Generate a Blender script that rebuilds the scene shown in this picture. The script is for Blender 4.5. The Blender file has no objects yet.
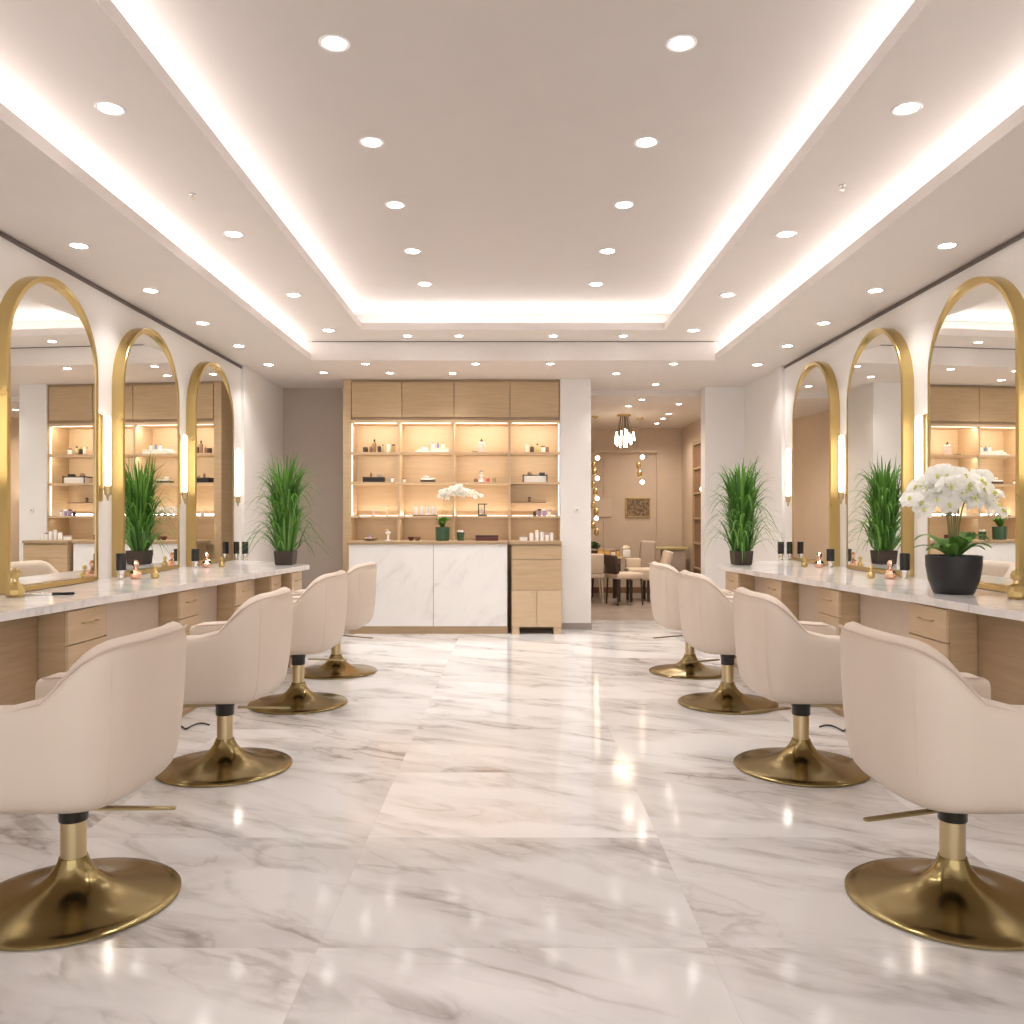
import bpy, bmesh, math, random
from mathutils import Vector, Matrix
PI = math.pi
scn = bpy.context.scene
C = scn.collection
random.seed(7)

# ------------------------------------------------------------------ camera
F = 850.0; CZ = 1.32
cam_d = bpy.data.cameras.new('camera'); cam = bpy.data.objects.new('camera', cam_d); C.objects.link(cam)
cam.location = (0, 0, CZ); cam.rotation_euler = (PI/2, 0, 0)
cam_d.sensor_width = 36; cam_d.lens = F/1024*36
cam_d.shift_x = -1/1024; cam_d.shift_y = 6/1024
cam_d.clip_start = 0.05
scn.camera = cam
# ------------------------------------------------------------------ world, exposure
w = bpy.data.worlds.new('world'); scn.world = w; w.use_nodes = True
w.node_tree.nodes['Background'].inputs[0].default_value = (1.0, 0.96, 0.935, 1)
w.node_tree.nodes['Background'].inputs[1].default_value = 1.1
scn.view_settings.view_transform = 'Standard'; scn.view_settings.look = 'None'
scn.view_settings.gamma = 1; scn.view_settings.use_curve_mapping = False
scn.view_settings.exposure = 0.74
COVE = 8.5; COVE_OUT = 7.5; DOWN = 16.0; SHELF = 1.15

# ------------------------------------------------------------------ materials
def nmat(name):
    m = bpy.data.materials.new(name); m.use_nodes = True
    return m, m.node_tree, m.node_tree.nodes['Principled BSDF']
def simple(name, col, rough=0.5, metal=0.0, bump=0.0, bscale=200, emit=None, es=0, coat=0, trans=0, var=0.06):
    m, nt, b = nmat(name)
    N = nt.nodes; L = nt.links
    b.inputs['Roughness'].default_value = rough; b.inputs['Metallic'].default_value = metal
    b.inputs['Coat Weight'].default_value = coat
    b.inputs['Transmission Weight'].default_value = trans
    tc = N.new('ShaderNodeTexCoord'); nz = N.new('ShaderNodeTexNoise'); nz.inputs['Scale'].default_value = 6
    L.new(tc.outputs['Object'], nz.inputs['Vector'])
    mx = N.new('ShaderNodeMix'); mx.data_type = 'RGBA'
    L.new(nz.outputs['Fac'], mx.inputs[0])
    mx.inputs[6].default_value = (*[min(1, c*(1-var)) for c in col], 1); mx.inputs[7].default_value = (*[min(1, c*(1+var)) for c in col], 1)
    L.new(mx.outputs[2], b.inputs['Base Color'])
    if bump:
        n2 = N.new('ShaderNodeTexNoise'); n2.inputs['Scale'].default_value = bscale
        L.new(tc.outputs['Object'], n2.inputs['Vector'])
        bp = N.new('ShaderNodeBump'); bp.inputs['Strength'].default_value = bump; bp.inputs['Distance'].default_value = 0.002
        L.new(n2.outputs['Fac'], bp.inputs['Height']); L.new(bp.outputs[0], b.inputs['Normal'])
    if emit:
        b.inputs['Emission Color'].default_value = (*emit, 1); b.inputs['Emission Strength'].default_value = es
    return m
def wood(name, c1, c2, rough=0.45, vertical=False):
    m, nt, b = nmat(name); N = nt.nodes; L = nt.links
    tc = N.new('ShaderNodeTexCoord'); mp = N.new('ShaderNodeMapping')
    mp.inputs['Scale'].default_value = (14, 14, 1.0) if vertical else (1.0, 1.0, 16)
    nz = N.new('ShaderNodeTexNoise'); nz.inputs['Scale'].default_value = 3; nz.inputs['Detail'].default_value = 6; nz.inputs['Distortion'].default_value = 0.6
    L.new(tc.outputs['Object'], mp.inputs[0]); L.new(mp.outputs[0], nz.inputs['Vector'])
    cr = N.new('ShaderNodeValToRGB'); cr.color_ramp.elements[0].position = .3; cr.color_ramp.elements[1].position = .7
    cr.color_ramp.elements[0].color = (*c1, 1); cr.color_ramp.elements[1].color = (*c2, 1)
    L.new(nz.outputs['Fac'], cr.inputs[0]); L.new(cr.outputs[0], b.inputs['Base Color'])
    b.inputs['Roughness'].default_value = rough
    bp = N.new('ShaderNodeBump'); bp.inputs['Strength'].default_value = .08; L.new(nz.outputs['Fac'], bp.inputs['Height']); L.new(bp.outputs[0], b.inputs['Normal'])
    return m
def marble(name, base, vein, tile=None, rough=0.12, vs=1.0, amount=1.0, rot=0.55, cloud=(.6, .57, .56), cloudk=.55):
    m, nt, b = nmat(name); N = nt.nodes; L = nt.links
    tc = N.new('ShaderNodeTexCoord'); src = tc.outputs['Object']
    def vm(op, a, bb=None):
        n = N.new('ShaderNodeVectorMath'); n.operation = op
        L.new(a, n.inputs[0])
        if bb is not None:
            if isinstance(bb, tuple): n.inputs[1].default_value = bb
            else: L.new(bb, n.inputs[1])
        return n.outputs[0]
    def mt(op, a, v=None, v2=None, clamp=False):
        n = N.new('ShaderNodeMath'); n.operation = op; n.use_clamp = clamp
        L.new(a, n.inputs[0])
        if v is not None:
            if isinstance(v, (int, float)): n.inputs[1].default_value = v
            else: L.new(v, n.inputs[1])
        if v2 is not None: n.inputs[2].default_value = v2
        return n.outputs[0]
    joint = None
    pos = src
    if tile:
        q = vm('MULTIPLY', src, (1/tile[0], 1/tile[1], 0))
        idx = vm('FLOOR', vm('ADD', q, (.5, .1, 0)))
        wn = N.new('ShaderNodeTexWhiteNoise'); wn.noise_dimensions = '3D'; L.new(idx, wn.inputs['Vector'])
        off = vm('MULTIPLY', wn.outputs['Color'], (1.3, 1.3, 1.3))
        pos = vm('ADD', src, off)
        fr = vm('FRACTION', vm('ADD', q, (.5, .1, 0)))
        sp = N.new('ShaderNodeSeparateXYZ'); L.new(fr, sp.inputs[0])
        ds = []
        for k, t in ((0, tile[0]), (1, tile[1])):
            a = mt('ABSOLUTE', mt('SUBTRACT', sp.outputs[k], .5))
            ds.append(mt('GREATER_THAN', a, .5-.0012/t))
        joint = mt('MAXIMUM', ds[0], ds[1])
    mp = N.new('ShaderNodeMapping'); mp.inputs['Rotation'].default_value = (0, 0, rot) if tile else (rot, rot, rot)
    L.new(pos, mp.inputs[0])
    mp2 = N.new('ShaderNodeMapping'); mp2.inputs['Scale'].default_value = (.55, 1.7, 1)
    L.new(mp.outputs[0], mp2.inputs[0])
    def ridge(scale, width, dist, det=5, seed=0):
        nz = N.new('ShaderNodeTexNoise'); nz.noise_dimensions = '4D'; nz.inputs['W'].default_value = seed
        nz.inputs['Scale'].default_value = scale*vs; nz.inputs['Detail'].default_value = det; nz.inputs['Distortion'].default_value = dist
        L.new(mp2.outputs[0], nz.inputs['Vector'])
        a = mt('ABSOLUTE', mt('SUBTRACT', nz.outputs['Fac'], .5))
        mr = N.new('ShaderNodeMapRange'); mr.inputs['From Min'].default_value = 0; mr.inputs['From Max'].default_value = width
        mr.inputs['To Min'].default_value = 1; mr.inputs['To Max'].default_value = 0; mr.interpolation_type = 'SMOOTHSTEP'
        L.new(a, mr.inputs['Value'])
        return mr.outputs[0]
    n3 = N.new('ShaderNodeTexNoise'); n3.inputs['Scale'].default_value = 1.6*vs; n3.inputs['Detail'].default_value = 4; n3.inputs['Distortion'].default_value = .8
    L.new(mp2.outputs[0], n3.inputs['Vector'])
    cl = N.new('ShaderNodeMapRange'); cl.inputs['From Min'].default_value = .42; cl.inputs['From Max'].default_value = .68
    L.new(n3.outputs['Fac'], cl.inputs['Value'])
    r1 = ridge(1.3, .040, 1.0, 6, 0); r2 = ridge(2.9, .035, .8, 8, 3)
    r1m = mt('MULTIPLY', r1, cl.outputs[0])
    v = mt('ADD', mt('MULTIPLY', r1m, .8), mt('MULTIPLY', mt('MULTIPLY', r2, cl.outputs[0]), .45), None, True)
    v = mt('MULTIPLY', v, amount)
    m1 = N.new('ShaderNodeMix'); m1.data_type = 'RGBA'
    L.new(mt('MULTIPLY', cl.outputs[0], cloudk), m1.inputs[0]); m1.inputs[6].default_value = (*base, 1); m1.inputs[7].default_value = (*cloud, 1)
    m2 = N.new('ShaderNodeMix'); m2.data_type = 'RGBA'
    L.new(v, m2.inputs[0]); L.new(m1.outputs[2], m2.inputs[6]); m2.inputs[7].default_value = (*vein, 1)
    out = m2.outputs[2]
    if tile:
        hs = N.new('ShaderNodeHueSaturation'); mrv = N.new('ShaderNodeMapRange'); mrv.inputs['To Min'].default_value = .90; mrv.inputs['To Max'].default_value = 1.05
        L.new(wn.outputs['Value'], mrv.inputs['Value']); L.new(mrv.outputs[0], hs.inputs['Value']); L.new(out, hs.inputs['Color']); out = hs.outputs[0]
    if joint is not None:
        m3 = N.new('ShaderNodeMix'); m3.data_type = 'RGBA'
        L.new(mt('MULTIPLY', joint, .22), m3.inputs[0]); L.new(out, m3.inputs[6]); m3.inputs[7].default_value = (.4, .36, .34, 1); out = m3.outputs[2]
    L.new(out, b.inputs['Base Color'])
    b.inputs['Roughness'].default_value = rough
    return m
def emis(name, col, s):
    m, nt, b = nmat(name)
    b.inputs['Base Color'].default_value = (*col, 1); b.inputs['Emission Color'].default_value = (*col, 1); b.inputs['Emission Strength'].default_value = s
    return m
def brushed(name, col, rough, amp=.12):
    m, nt, b = nmat(name); N = nt.nodes; L = nt.links
    b.inputs['Metallic'].default_value = 1; b.inputs['Base Color'].default_value = (*col, 1)
    tc = N.new('ShaderNodeTexCoord'); nz = N.new('ShaderNodeTexNoise'); nz.inputs['Scale'].default_value = 9; nz.inputs['Detail'].default_value = 5
    L.new(tc.outputs['Object'], nz.inputs['Vector'])
    mr = N.new('ShaderNodeMapRange'); mr.inputs['To Min'].default_value = rough-amp/2; mr.inputs['To Max'].default_value = rough+amp/2
    L.new(nz.outputs['Fac'], mr.inputs['Value']); L.new(mr.outputs[0], b.inputs['Roughness'])
    return m

M = dict(
 wall=simple('wall paint', (.83, .80, .775), .6, bump=.05, var=.02),
 wallback=simple('greige wall paint', (.50, .42, .36), .55, var=.03),
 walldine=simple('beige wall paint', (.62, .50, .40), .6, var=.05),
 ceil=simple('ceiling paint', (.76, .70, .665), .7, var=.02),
 ceildim=simple('dimmed ceiling paint', (.63, .575, .545), .7, var=.02),  # ceiling colour darkened to paint in the weaker light on the raised centre
 gap=simple('painted shadow gap', (.16, .13, .12), .6),  # dark colour painted in for the shade of the ceiling gaps
 floor=marble('polished marble floor', (.81, .79, .785), (.29, .25, .225), tile=(1.2, .9), rough=.10, rot=.5, vs=1.1, amount=.85, cloud=(.52, .48, .465), cloudk=.65),
 floordine=wood('grey brown floor boards', (.30, .25, .22), (.42, .35, .31), .3),
 counter=marble('counter marble', (.84, .80, .78), (.55, .51, .50), rough=.12, vs=1.6, amount=.7, cloud=(.70, .66, .65)),
 desk=marble('white marble panel', (.86, .83, .81), (.62, .58, .56), rough=.2, vs=1.5, amount=.55, cloud=(.8, .77, .76), cloudk=.6),
 oak=wood('light oak', (.50, .35, .20), (.57, .41, .25)),
 oakd=wood('dark oak', (.38, .26, .15), (.45, .315, .19)),  # darker oak tone
 oakp=wood('pale oak', (.60, .44, .28), (.66, .49, .32), .5),
 gold=brushed('brushed gold', (.60, .45, .19), .28, .03),
 brass=brushed('antique brass', (.345, .27, .125), .19, .03),
 brassl=brushed('satin brass', (.58, .47, .28), .28, .03),
 copper=brushed('rose gold', (.78, .48, .34), .15),
 chrome=brushed('chrome', (.75, .73, .7), .12),
 mirror=simple('mirror glass', (.90, .90, .87), 0.0, 1.0, var=.0),
 leather=simple('cream leather', (.71, .60, .505), .48, bump=.12, bscale=350, var=.025),
 piping=simple('seam piping', (.60, .47, .40), .5),
 black=simple('black plastic', (.018, .016, .016), .3),
 blackm=simple('matt black', (.015, .015, .017), .42),
 dark=simple('dark bronze', (.055, .035, .025), .5),
 brown=simple('brown', (.22, .12, .07), .5),
 white=simple('white ceramic', (.86, .84, .82), .25),
 cream=simple('cream ceramic', (.80, .72, .60), .4),
 pink=simple('blush ceramic', (.80, .58, .54), .35),
 blue=simple('dusty blue', (.18, .2, .38), .4),
 purple=simple('lilac', (.36, .27, .45), .4),
 red=simple('dusty red', (.55, .12, .10), .5),
 wine=simple('dark wine', (.12, .03, .03), .35),
 green=simple('deep green glass', (.03, .09, .04), .12, coat=.5),
 glass=simple('clear glass', (.95, .97, .96), .03, trans=1.0),
 leaf=simple('leaf green', (.20, .44, .08), .38, var=.35),
 blade=simple('grass green', (.085, .235, .035), .42, var=.6),
 leafdk=simple('dark leaf', (.05, .10, .035), .5, var=.4),
 petal=simple('white petal', (.97, .955, .92), .6, var=.01),
 lip=simple('yellow green lip', (.62, .62, .16), .5),
 stem=simple('olive stem', (.22, .20, .07), .5),
 soil=simple('soil', (.05, .035, .025), .9),
 taupe=simple('taupe fabric', (.42, .34, .29), .8, bump=.2),
 oat=simple('oatmeal fabric', (.66, .55, .45), .8, bump=.2),
 olive=simple('olive gold top', (.50, .43, .2), .35),
 amber=simple('amber glass', (.62, .38, .10), .15),
 led=emis('cool white led', (1, .97, .95), 9),
 lamp=emis('downlight lens', (1, .95, .9), 14),
 shelfled=emis('warm led', (1, .90, .72), 1.3),
 tube=emis('sconce tube', (1, .93, .83), 8),
 bulb=emis('warm bulb', (1, .84, .60), 7),
)

def translucent(m, f, col):
    nt = m.node_tree; N = nt.nodes; L = nt.links
    tr = N.new('ShaderNodeBsdfTranslucent'); tr.inputs[0].default_value = (*col, 1)
    mx = N.new('ShaderNodeMixShader'); mx.inputs[0].default_value = f
    L.new(N['Principled BSDF'].outputs[0], mx.inputs[1]); L.new(tr.outputs[0], mx.inputs[2])
    L.new(mx.outputs[0], N['Material Output'].inputs['Surface'])
translucent(M['petal'], .5, (1, 1, .98))
translucent(M['blade'], .2, (.2, .5, .05))
def island_colour(m, cols):
    nt = m.node_tree; g = nt.nodes.new('ShaderNodeNewGeometry'); cr = nt.nodes.new('ShaderNodeValToRGB')
    e = cr.color_ramp.elements; e[0].color = (*cols[0], 1); e[1].color = (*cols[-1], 1)
    for i, c in enumerate(cols[1:-1]):
        n = e.new((i+1)/(len(cols)-1)); n.color = (*c, 1)
    nt.links.new(g.outputs['Random Per Island'], cr.inputs[0]); nt.links.new(cr.outputs[0], nt.nodes['Principled BSDF'].inputs['Base Color'])
island_colour(M['blade'], [(.025, .08, .012), (.06, .17, .025), (.11, .28, .04), (.22, .42, .09)])

# ------------------------------------------------------------------ helpers
class MB:
    def __init__(s): s.bm = bmesh.new()
    def box(s, x0, x1, y0, y1, z0, z1, bev=0):
        r = bmesh.ops.create_cube(s.bm, size=1)
        vs = r['verts']
        bmesh.ops.scale(s.bm, vec=(abs(x1-x0), abs(y1-y0), abs(z1-z0)), verts=vs)
        bmesh.ops.translate(s.bm, vec=((x0+x1)/2, (y0+y1)/2, (z0+z1)/2), verts=vs)
        if bev:
            es = list({e for v in vs for e in v.link_edges})
            bmesh.ops.bevel(s.bm, geom=es, offset=bev, segments=3, affect='EDGES', profile=.5)
        return s
    def lathe(s, prof, n=32, cx=0, cy=0, cz=0, mat=None):
        rings = []
        for r, z in prof:
            if r < 1e-6: rings.append([s.bm.verts.new((cx, cy, cz+z))])
            else: rings.append([s.bm.verts.new((cx+r*math.cos(2*PI*i/n), cy+r*math.sin(2*PI*i/n), cz+z)) for i in range(n)])
        for a, b in zip(rings, rings[1:]):
            for i in range(n):
                j = (i+1) % n
                if len(a) == 1 and len(b) == 1: continue
                if len(a) == 1: s.bm.faces.new((a[0], b[j], b[i]))
                elif len(b) == 1: s.bm.faces.new((a[i], a[j], b[0]))
                else: s.bm.faces.new((a[i], a[j], b[j], b[i]))
        if mat is not None:
            bmesh.ops.transform(s.bm, matrix=mat, verts=[v for r in rings for v in r])
        return s
    def cyl(s, r, z0, z1, n=24, cx=0, cy=0, mat=None):
        e = min(r*.12, (z1-z0)*.2, .004)
        return s.lathe([(0, z0), (r-e, z0), (r, z0+e), (r, z1-e), (r-e, z1), (0, z1)], n, cx, cy, 0, mat)
    def tube(s, pts, r, n=8, closed=False, caps=True):
        pts = [Vector(p) for p in pts]; m = len(pts)
        rs = r if isinstance(r, (list, tuple)) else [r]*m
        rings = []; up = None
        for i, p in enumerate(pts):
            if closed: t = pts[(i+1) % m]-pts[i-1]
            else: t = pts[min(i+1, m-1)]-pts[max(i-1, 0)]
            t.normalize()
            if up is None:
                a = Vector((0, 0, 1)) if abs(t.z) < .9 else Vector((1, 0, 0))
                up = (a-t*a.dot(t)).normalized()
            else:
                up = up-t*up.dot(t)
                up = up.normalized() if up.length > 1e-6 else t.orthogonal().normalized()
            sd = t.cross(up)
            rings.append([s.bm.verts.new(p+(up*math.cos(2*PI*k/n)+sd*math.sin(2*PI*k/n))*rs[i]) for k in range(n)])
        pr = list(zip(rings, rings[1:]))
        if closed: pr.append((rings[-1], rings[0]))
        for a, b in pr:
            for k in range(n):
                s.bm.faces.new((a[k], a[(k+1) % n], b[(k+1) % n], b[k]))
        if caps and not closed:
            s.bm.faces.new(rings[0][::-1]); s.bm.faces.new(rings[-1])
        return s
    def prism(s, poly, z0, z1, axis='z'):
        def P(a, b, c): return {'z': (a, b, c), 'x': (c, a, b), 'y': (a, c, b)}[axis]
        lo = [s.bm.verts.new(P(a, b, z0)) for a, b in poly]; hi = [s.bm.verts.new(P(a, b, z1)) for a, b in poly]
        n = len(poly)
        for i in range(n): s.bm.faces.new((lo[i], lo[(i+1) % n], hi[(i+1) % n], hi[i]))
        s.bm.faces.new(lo[::-1]); s.bm.faces.new(hi)
        return s
    def ball(s, r, c, sc=(1, 1, 1), sub=2):
        v = bmesh.ops.create_icosphere(s.bm, subdivisions=sub, radius=r)['verts']
        bmesh.ops.scale(s.bm, vec=sc, verts=v); bmesh.ops.translate(s.bm, vec=c, verts=v)
        return s
    def quad(s, a, b, c, d):
        s.bm.faces.new([s.bm.verts.new(p) for p in (a, b, c, d)]); return s
    def mesh(s, name, mat, smooth=True, ang=35):
        bmesh.ops.recalc_face_normals(s.bm, faces=s.bm.faces)
        me = bpy.data.meshes.new(name)
        if smooth:
            for f in s.bm.faces: f.smooth = True
            for e in s.bm.edges:
                if len(e.link_faces) == 2 and e.calc_face_angle(0) > math.radians(ang): e.smooth = False
        s.bm.to_mesh(me); s.bm.free(); me.materials.append(mat)
        return me
    def build(s, name, mat, parent=None, loc=None, smooth=True, label=None, ang=35):
        o = bpy.data.objects.new(name, s.mesh(name, mat, smooth, ang)); C.objects.link(o)
        if parent: o.parent = parent
        if loc: o.location = loc
        if label: o['label'] = label
        return o
def tag(o, label, cat, group=None, kind=None):
    o['label'] = label; o['category'] = cat
    if group: o['group'] = group
    if kind: o['kind'] = kind
    return o
def thing(name, label, cat, loc=(0, 0, 0), rz=0, group=None):
    o = bpy.data.objects.new(name, None); C.objects.link(o); o.location = loc; o.rotation_euler = (0, 0, rz)
    o.empty_display_size = .05
    return tag(o, label, cat, group)
def struct(name, mb, mat, label=None, smooth=False):
    o = mb.build(name, mat, smooth=smooth); o['kind'] = 'structure'
    if label: o['label'] = label
    return o
def dup(o, parent=None):
    c = o.copy(); C.objects.link(c)
    if parent: c.parent = parent
    for ch in list(o.children): dup(ch, c)
    return c
def relabel(o, label, loc=None, rz=None):
    o['label'] = label
    if loc is not None: o.location = loc
    if rz is not None: o.rotation_euler = (0, 0, rz)
    return o
def area(name, loc, rot, sx, sy, power, col, parent=None, spread=PI):
    d = bpy.data.lights.new(name, 'AREA'); d.shape = 'RECTANGLE'; d.size = sx; d.size_y = sy; d.energy = power; d.color = col; d.spread = spread
    o = bpy.data.objects.new(name, d); C.objects.link(o); o.location = loc; o.rotation_euler = rot
    if parent: o.parent = parent
    return o
ORD = ['nearest', 'second nearest', 'third nearest', 'fourth nearest', 'fifth nearest', 'sixth nearest']

# ------------------------------------------------------------------ room
W = 2.95; ZA = 2.97; ZB = 3.17; ZC = 3.42; Y0 = -1.6; YB = 10.8
struct('floor', MB().box(-W-.2, W+.2, Y0, 10.95, -.1, 0), M['floor'])
struct('floor_dining', MB().box(.2, W+.2, 10.95, 15.2, -.1, -.001), M['floordine'])
struct('wall_left', MB().box(-W-.2, -W, Y0, YB+.2, 0, 3.6), M['wall'])
struct('wall_right', MB().box(W, W+.2, Y0, YB+.2, 0, 3.6), M['wall'])
struct('wall_back', MB().box(-W, .6, YB, YB+.2, 0, 3.6), M['wallback'])
for sx, nm in ((-1, 'left'), (1, 'right')):
    m = MB()
    m.box(sx*(W-.035), sx*W, 9.22, YB, 0, ZA)
    struct('wall_%s_pier' % nm, m, M['wall'])
    m = MB(); m.box(sx*(W-.012), sx*W, Y0, 9.22, ZA-.03, ZA-.004)
    struct('trim_%s' % nm, m, M['gap'])  # dark strip along the wall top, painted shade of the ceiling gap
m = MB(); m.box(2.42, W+.0, 10.7, 10.95, 0, ZA)
struct('wall_back_right', m, M['wall'])
m = MB(); m.box(.56, .925, 10.08, 11.0, 0, ZA)
struct('wall_column', m, M['wall'])
struct('baseboard_column', MB().box(.555, .932, 10.065, 10.08, 0, .075), simple('grey skirting', (.34, .29, .27), .4))
struct('baseboard_back', MB().box(-W+.04, -2.0, YB-.015, YB, 0, .08), M['wall'])
# ceiling: low soffit (A), middle ring (B), raised centre (C)
def ringbox(m, hx, yf, z0, z1, ox, yo):
    "frame: outer |x|<ox, y<yo ; inner opening |x|<hx, y<yf, from Y0"
    m.box(-ox, -hx, Y0, yo, z0, z1); m.box(hx, ox, Y0, yo, z0, z1); m.box(-hx, hx, yf, yo, z0, z1)
m = MB(); ringbox(m, 2.12, 8.9, ZA, ZA+.07, W+.0, 11.0); struct('ceiling_soffit', m, M['ceil'])
m = MB(); ringbox(m, 1.49, 8.36, ZB, ZB+.07, 2.5, 8.97)
m.box(-2.56, -2.5, Y0, 8.97, ZA+.07, ZB+.07); m.box(2.5, 2.56, Y0, 8.97, ZA+.07, ZB+.07); m.box(-2.5, 2.5, 8.901, 8.97, ZA+.07, ZB+.001)
struct('ceiling_ring', m, M['ceil'])
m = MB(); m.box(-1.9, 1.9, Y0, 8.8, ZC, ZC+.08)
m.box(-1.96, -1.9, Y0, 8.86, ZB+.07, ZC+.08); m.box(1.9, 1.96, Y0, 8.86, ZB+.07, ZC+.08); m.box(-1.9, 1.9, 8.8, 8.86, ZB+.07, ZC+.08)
struct('ceiling', m, M['ceildim'])
# dark strip painting in the shaded gap at the far soffit
struct('trim_back', MB().box(-2.1, 2.1, 8.892, 8.9, ZB-.008, ZB-.001), M['gap'])
# dining room shell
struct('wall_dining_back', MB().box(.2, W+.2, 15.0, 15.2, 0, 3.1), M['walldine'])
struct('wall_dining_left', MB().box(.2, .56, 11.0, 15.0, 0, 3.1), M['walldine'])
struct('wall_dining_right', MB().box(2.98, W+.2, 10.95, 15.0, 0, 3.1), M['walldine'])
struct('ceiling_dining', MB().box(.2, W+.2, 11.0, 15.2, 2.90, 3.1), M['ceil'])
struct('baseboard_dining', MB().box(.56, 2.9, 14.98, 15.0, 0, .1), M['brown'])
m = MB(); m.box(.56, 2.55, 14.93, 15.0, 2.47, 2.52); m.box(2.53, 2.55, 14.96, 15.0, .1, 2.47); m.box(1.60, 1.61, 14.985, 15.0, .1, 2.47)
struct('trim_dining', m, M['walldine'])

# ------------------------------------------------------------------ cove lighting
COOL = (1, .965, .945)
def cove(name, label, x0, x1, y0, y1, z, power, direction):
    t = thing(name, label, 'light strip', ((x0+x1)/2, (y0+y1)/2, z), 0, 'led strips hidden in the ceiling coves')
    lx, ly = abs(x1-x0)/2, abs(y1-y0)/2
    MB().box(-lx, lx, -ly, ly, 0, .008).build('led_tape', M['led'], t, smooth=False)
    dx, dy = direction
    v = Vector((dx*.5, dy*.5, 1)).normalized()
    q = v.to_track_quat('-Z', 'Y')
    L = max(lx, ly)*2
    a = area('led_glow', (0, 0, .014), (0, 0, 0), .03, L, power, COOL, t)
    # local X = short side, local Y along the strip
    zax = -v; yax = Vector((1, 0, 0)) if lx > ly else Vector((0, 1, 0)); xax = yax.cross(zax).normalized(); yax = zax.cross(xax)
    a.rotation_euler = Matrix((xax, yax, zax)).transposed().to_euler()
    return t
cove('cove_light', 'white light strip along the left edge of the raised central ceiling', -1.72, -1.69, -1.4, 8.5, ZB+.071, COVE, (1, 0))
cove('cove_light', 'white light strip along the right edge of the raised central ceiling', 1.69, 1.72, -1.4, 8.5, ZB+.071, COVE, (-1, 0))
cove('cove_light', 'white light strip across the far end of the raised central ceiling', -1.6, 1.6, 8.56, 8.59, ZB+.071, COVE*.6, (0, -1))
cove('cove_light', 'white light strip in the outer left ceiling recess above the left mirrors', -2.33, -2.30, -1.4, 8.85, ZA+.071, COVE_OUT, (1, 0))
cove('cove_light', 'white light strip in the outer right ceiling recess above the right mirrors', 2.30, 2.33, -1.4, 8.85, ZA+.071, COVE_OUT, (-1, 0))

# ------------------------------------------------------------------ downlights
dl0 = thing('downlight', 'x', 'ceiling light', (0, 0, 0), 0, 'round recessed ceiling downlights')
MB().lathe([(.040, -.001), (.052, -.004), (.056, -.002), (.056, .0)], 28).build('trim_ring', M['white'], dl0)
MB().lathe([(0, -.002), (.041, -.002), (.041, 0), (0, 0)], 24).build('lens', M['lamp'], dl0)
sp = bpy.data.lights.new('spot', 'SPOT'); sp.energy = DOWN; sp.spot_size = math.radians(115); sp.spot_blend = .9; sp.shadow_soft_size = .045; sp.color = (1, .965, .935)
so = bpy.data.objects.new('downlight_beam', sp); C.objects.link(so); so.parent = dl0; so.location = (0, 0, -.012)
first = [True]
def downlight(x, y, z, label, scale=1, power=None):
    o = dl0 if first[0] else dup(dl0)
    first[0] = False
    relabel(o, label, (x, y, z)); o.scale = (scale,)*3
    if power:
        for c_ in o.children:
            if c_.type == 'LIGHT':
                c_.data = c_.data.copy(); c_.data.energy = power; c_.data.color = (1, .87, .72); c_.data.spot_size = math.radians(150)
for sx, sd in ((-1, 'left'), (1, 'right')):
    for i, y in enumerate((3.76, 4.75, 5.7, 6.69, 7.63)):
        downlight(-.79 if sx < 0 else .745, y, ZC, 'round downlight in the %s row of the raised central ceiling, %s' % (sd, ORD[i]), 1.25)
    for i, y in enumerate((3.84, 5.54, 7.05, 8.38)):
        downlight(-1.82 if sx < 0 else 1.78, y, ZB, 'round downlight between the two %s light coves, %s' % (sd, ORD[i]), 1.2)
    for i, y in enumerate((5.15, 6.17, 7.2, 8.15, 9.15)):
        downlight(sx*2.63, y, ZA, 'round downlight in the low ceiling above the %s mirrors, %s' % (sd, ORD[i]), 1.1)
for x, y, z, lb in ((-1.07, 8.64, ZB, 'left of the pair behind the central ceiling tray on its left'), (-.55, 8.64, ZB, 'right of the pair behind the central ceiling tray on its left'),
                    (.41, 8.64, ZB, 'behind the central ceiling tray, just right of the middle'), (1.12, 8.64, ZB, 'behind the central ceiling tray, at its right end'),
                    (-1.58, 9.1, ZA, 'in front of the left upper cupboard door, front row'), (-.4, 9.1, ZA, 'in the front row before the middle of the shelving'), (.4, 9.1, ZA, 'in the front row before the right end of the shelving'),
                    (1.72, 9.1, ZA, 'in the front row before the dining opening'), (-2.15, 9.65, ZA, 'in the back row beside the far left recess'), (-1.4, 9.67, ZA, 'in the back row close before the left upper cupboards'),
                    (-.69, 9.7, ZA, 'in the back row close before the middle upper cupboards'), (1.18, 9.72, ZA, 'in the back row at the column beside the dining opening'), (1.76, 10.5, ZA, 'at the threshold of the dining opening')):
    downlight(x, y, z, 'small round downlight '+lb, .9)
for x, y, lb in ((1.72, 11.35, 'first inside the dining room'), (1.63, 12.0, 'second inside the dining room, left row'), (2.3, 11.8, 'bright one in the dining room, right row'),
                 (2.36, 12.9, 'middle of the dining room right row'), (2.38, 13.5, 'towards the back of the dining room right row'), (2.4, 14.2, 'farthest in the dining room right row')):
    downlight(x, y, 2.90, 'small round downlight '+lb, .9, 34)
for x, y, lb in ((-1.83, 4.85, 'left'), (1.83, 4.72, 'right')):
    t = thing('sprinkler', 'tiny metal ceiling sprinkler between the two %s light coves' % lb, 'sprinkler', (x, y, ZB))
    MB().lathe([(0, -.03), (.012, -.03), (.012, -.027), (.004, -.024), (.004, -.008), (.018, -.004), (.018, 0), (0, 0)], 16).build('sprinkler_head', M['chrome'], t)

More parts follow.
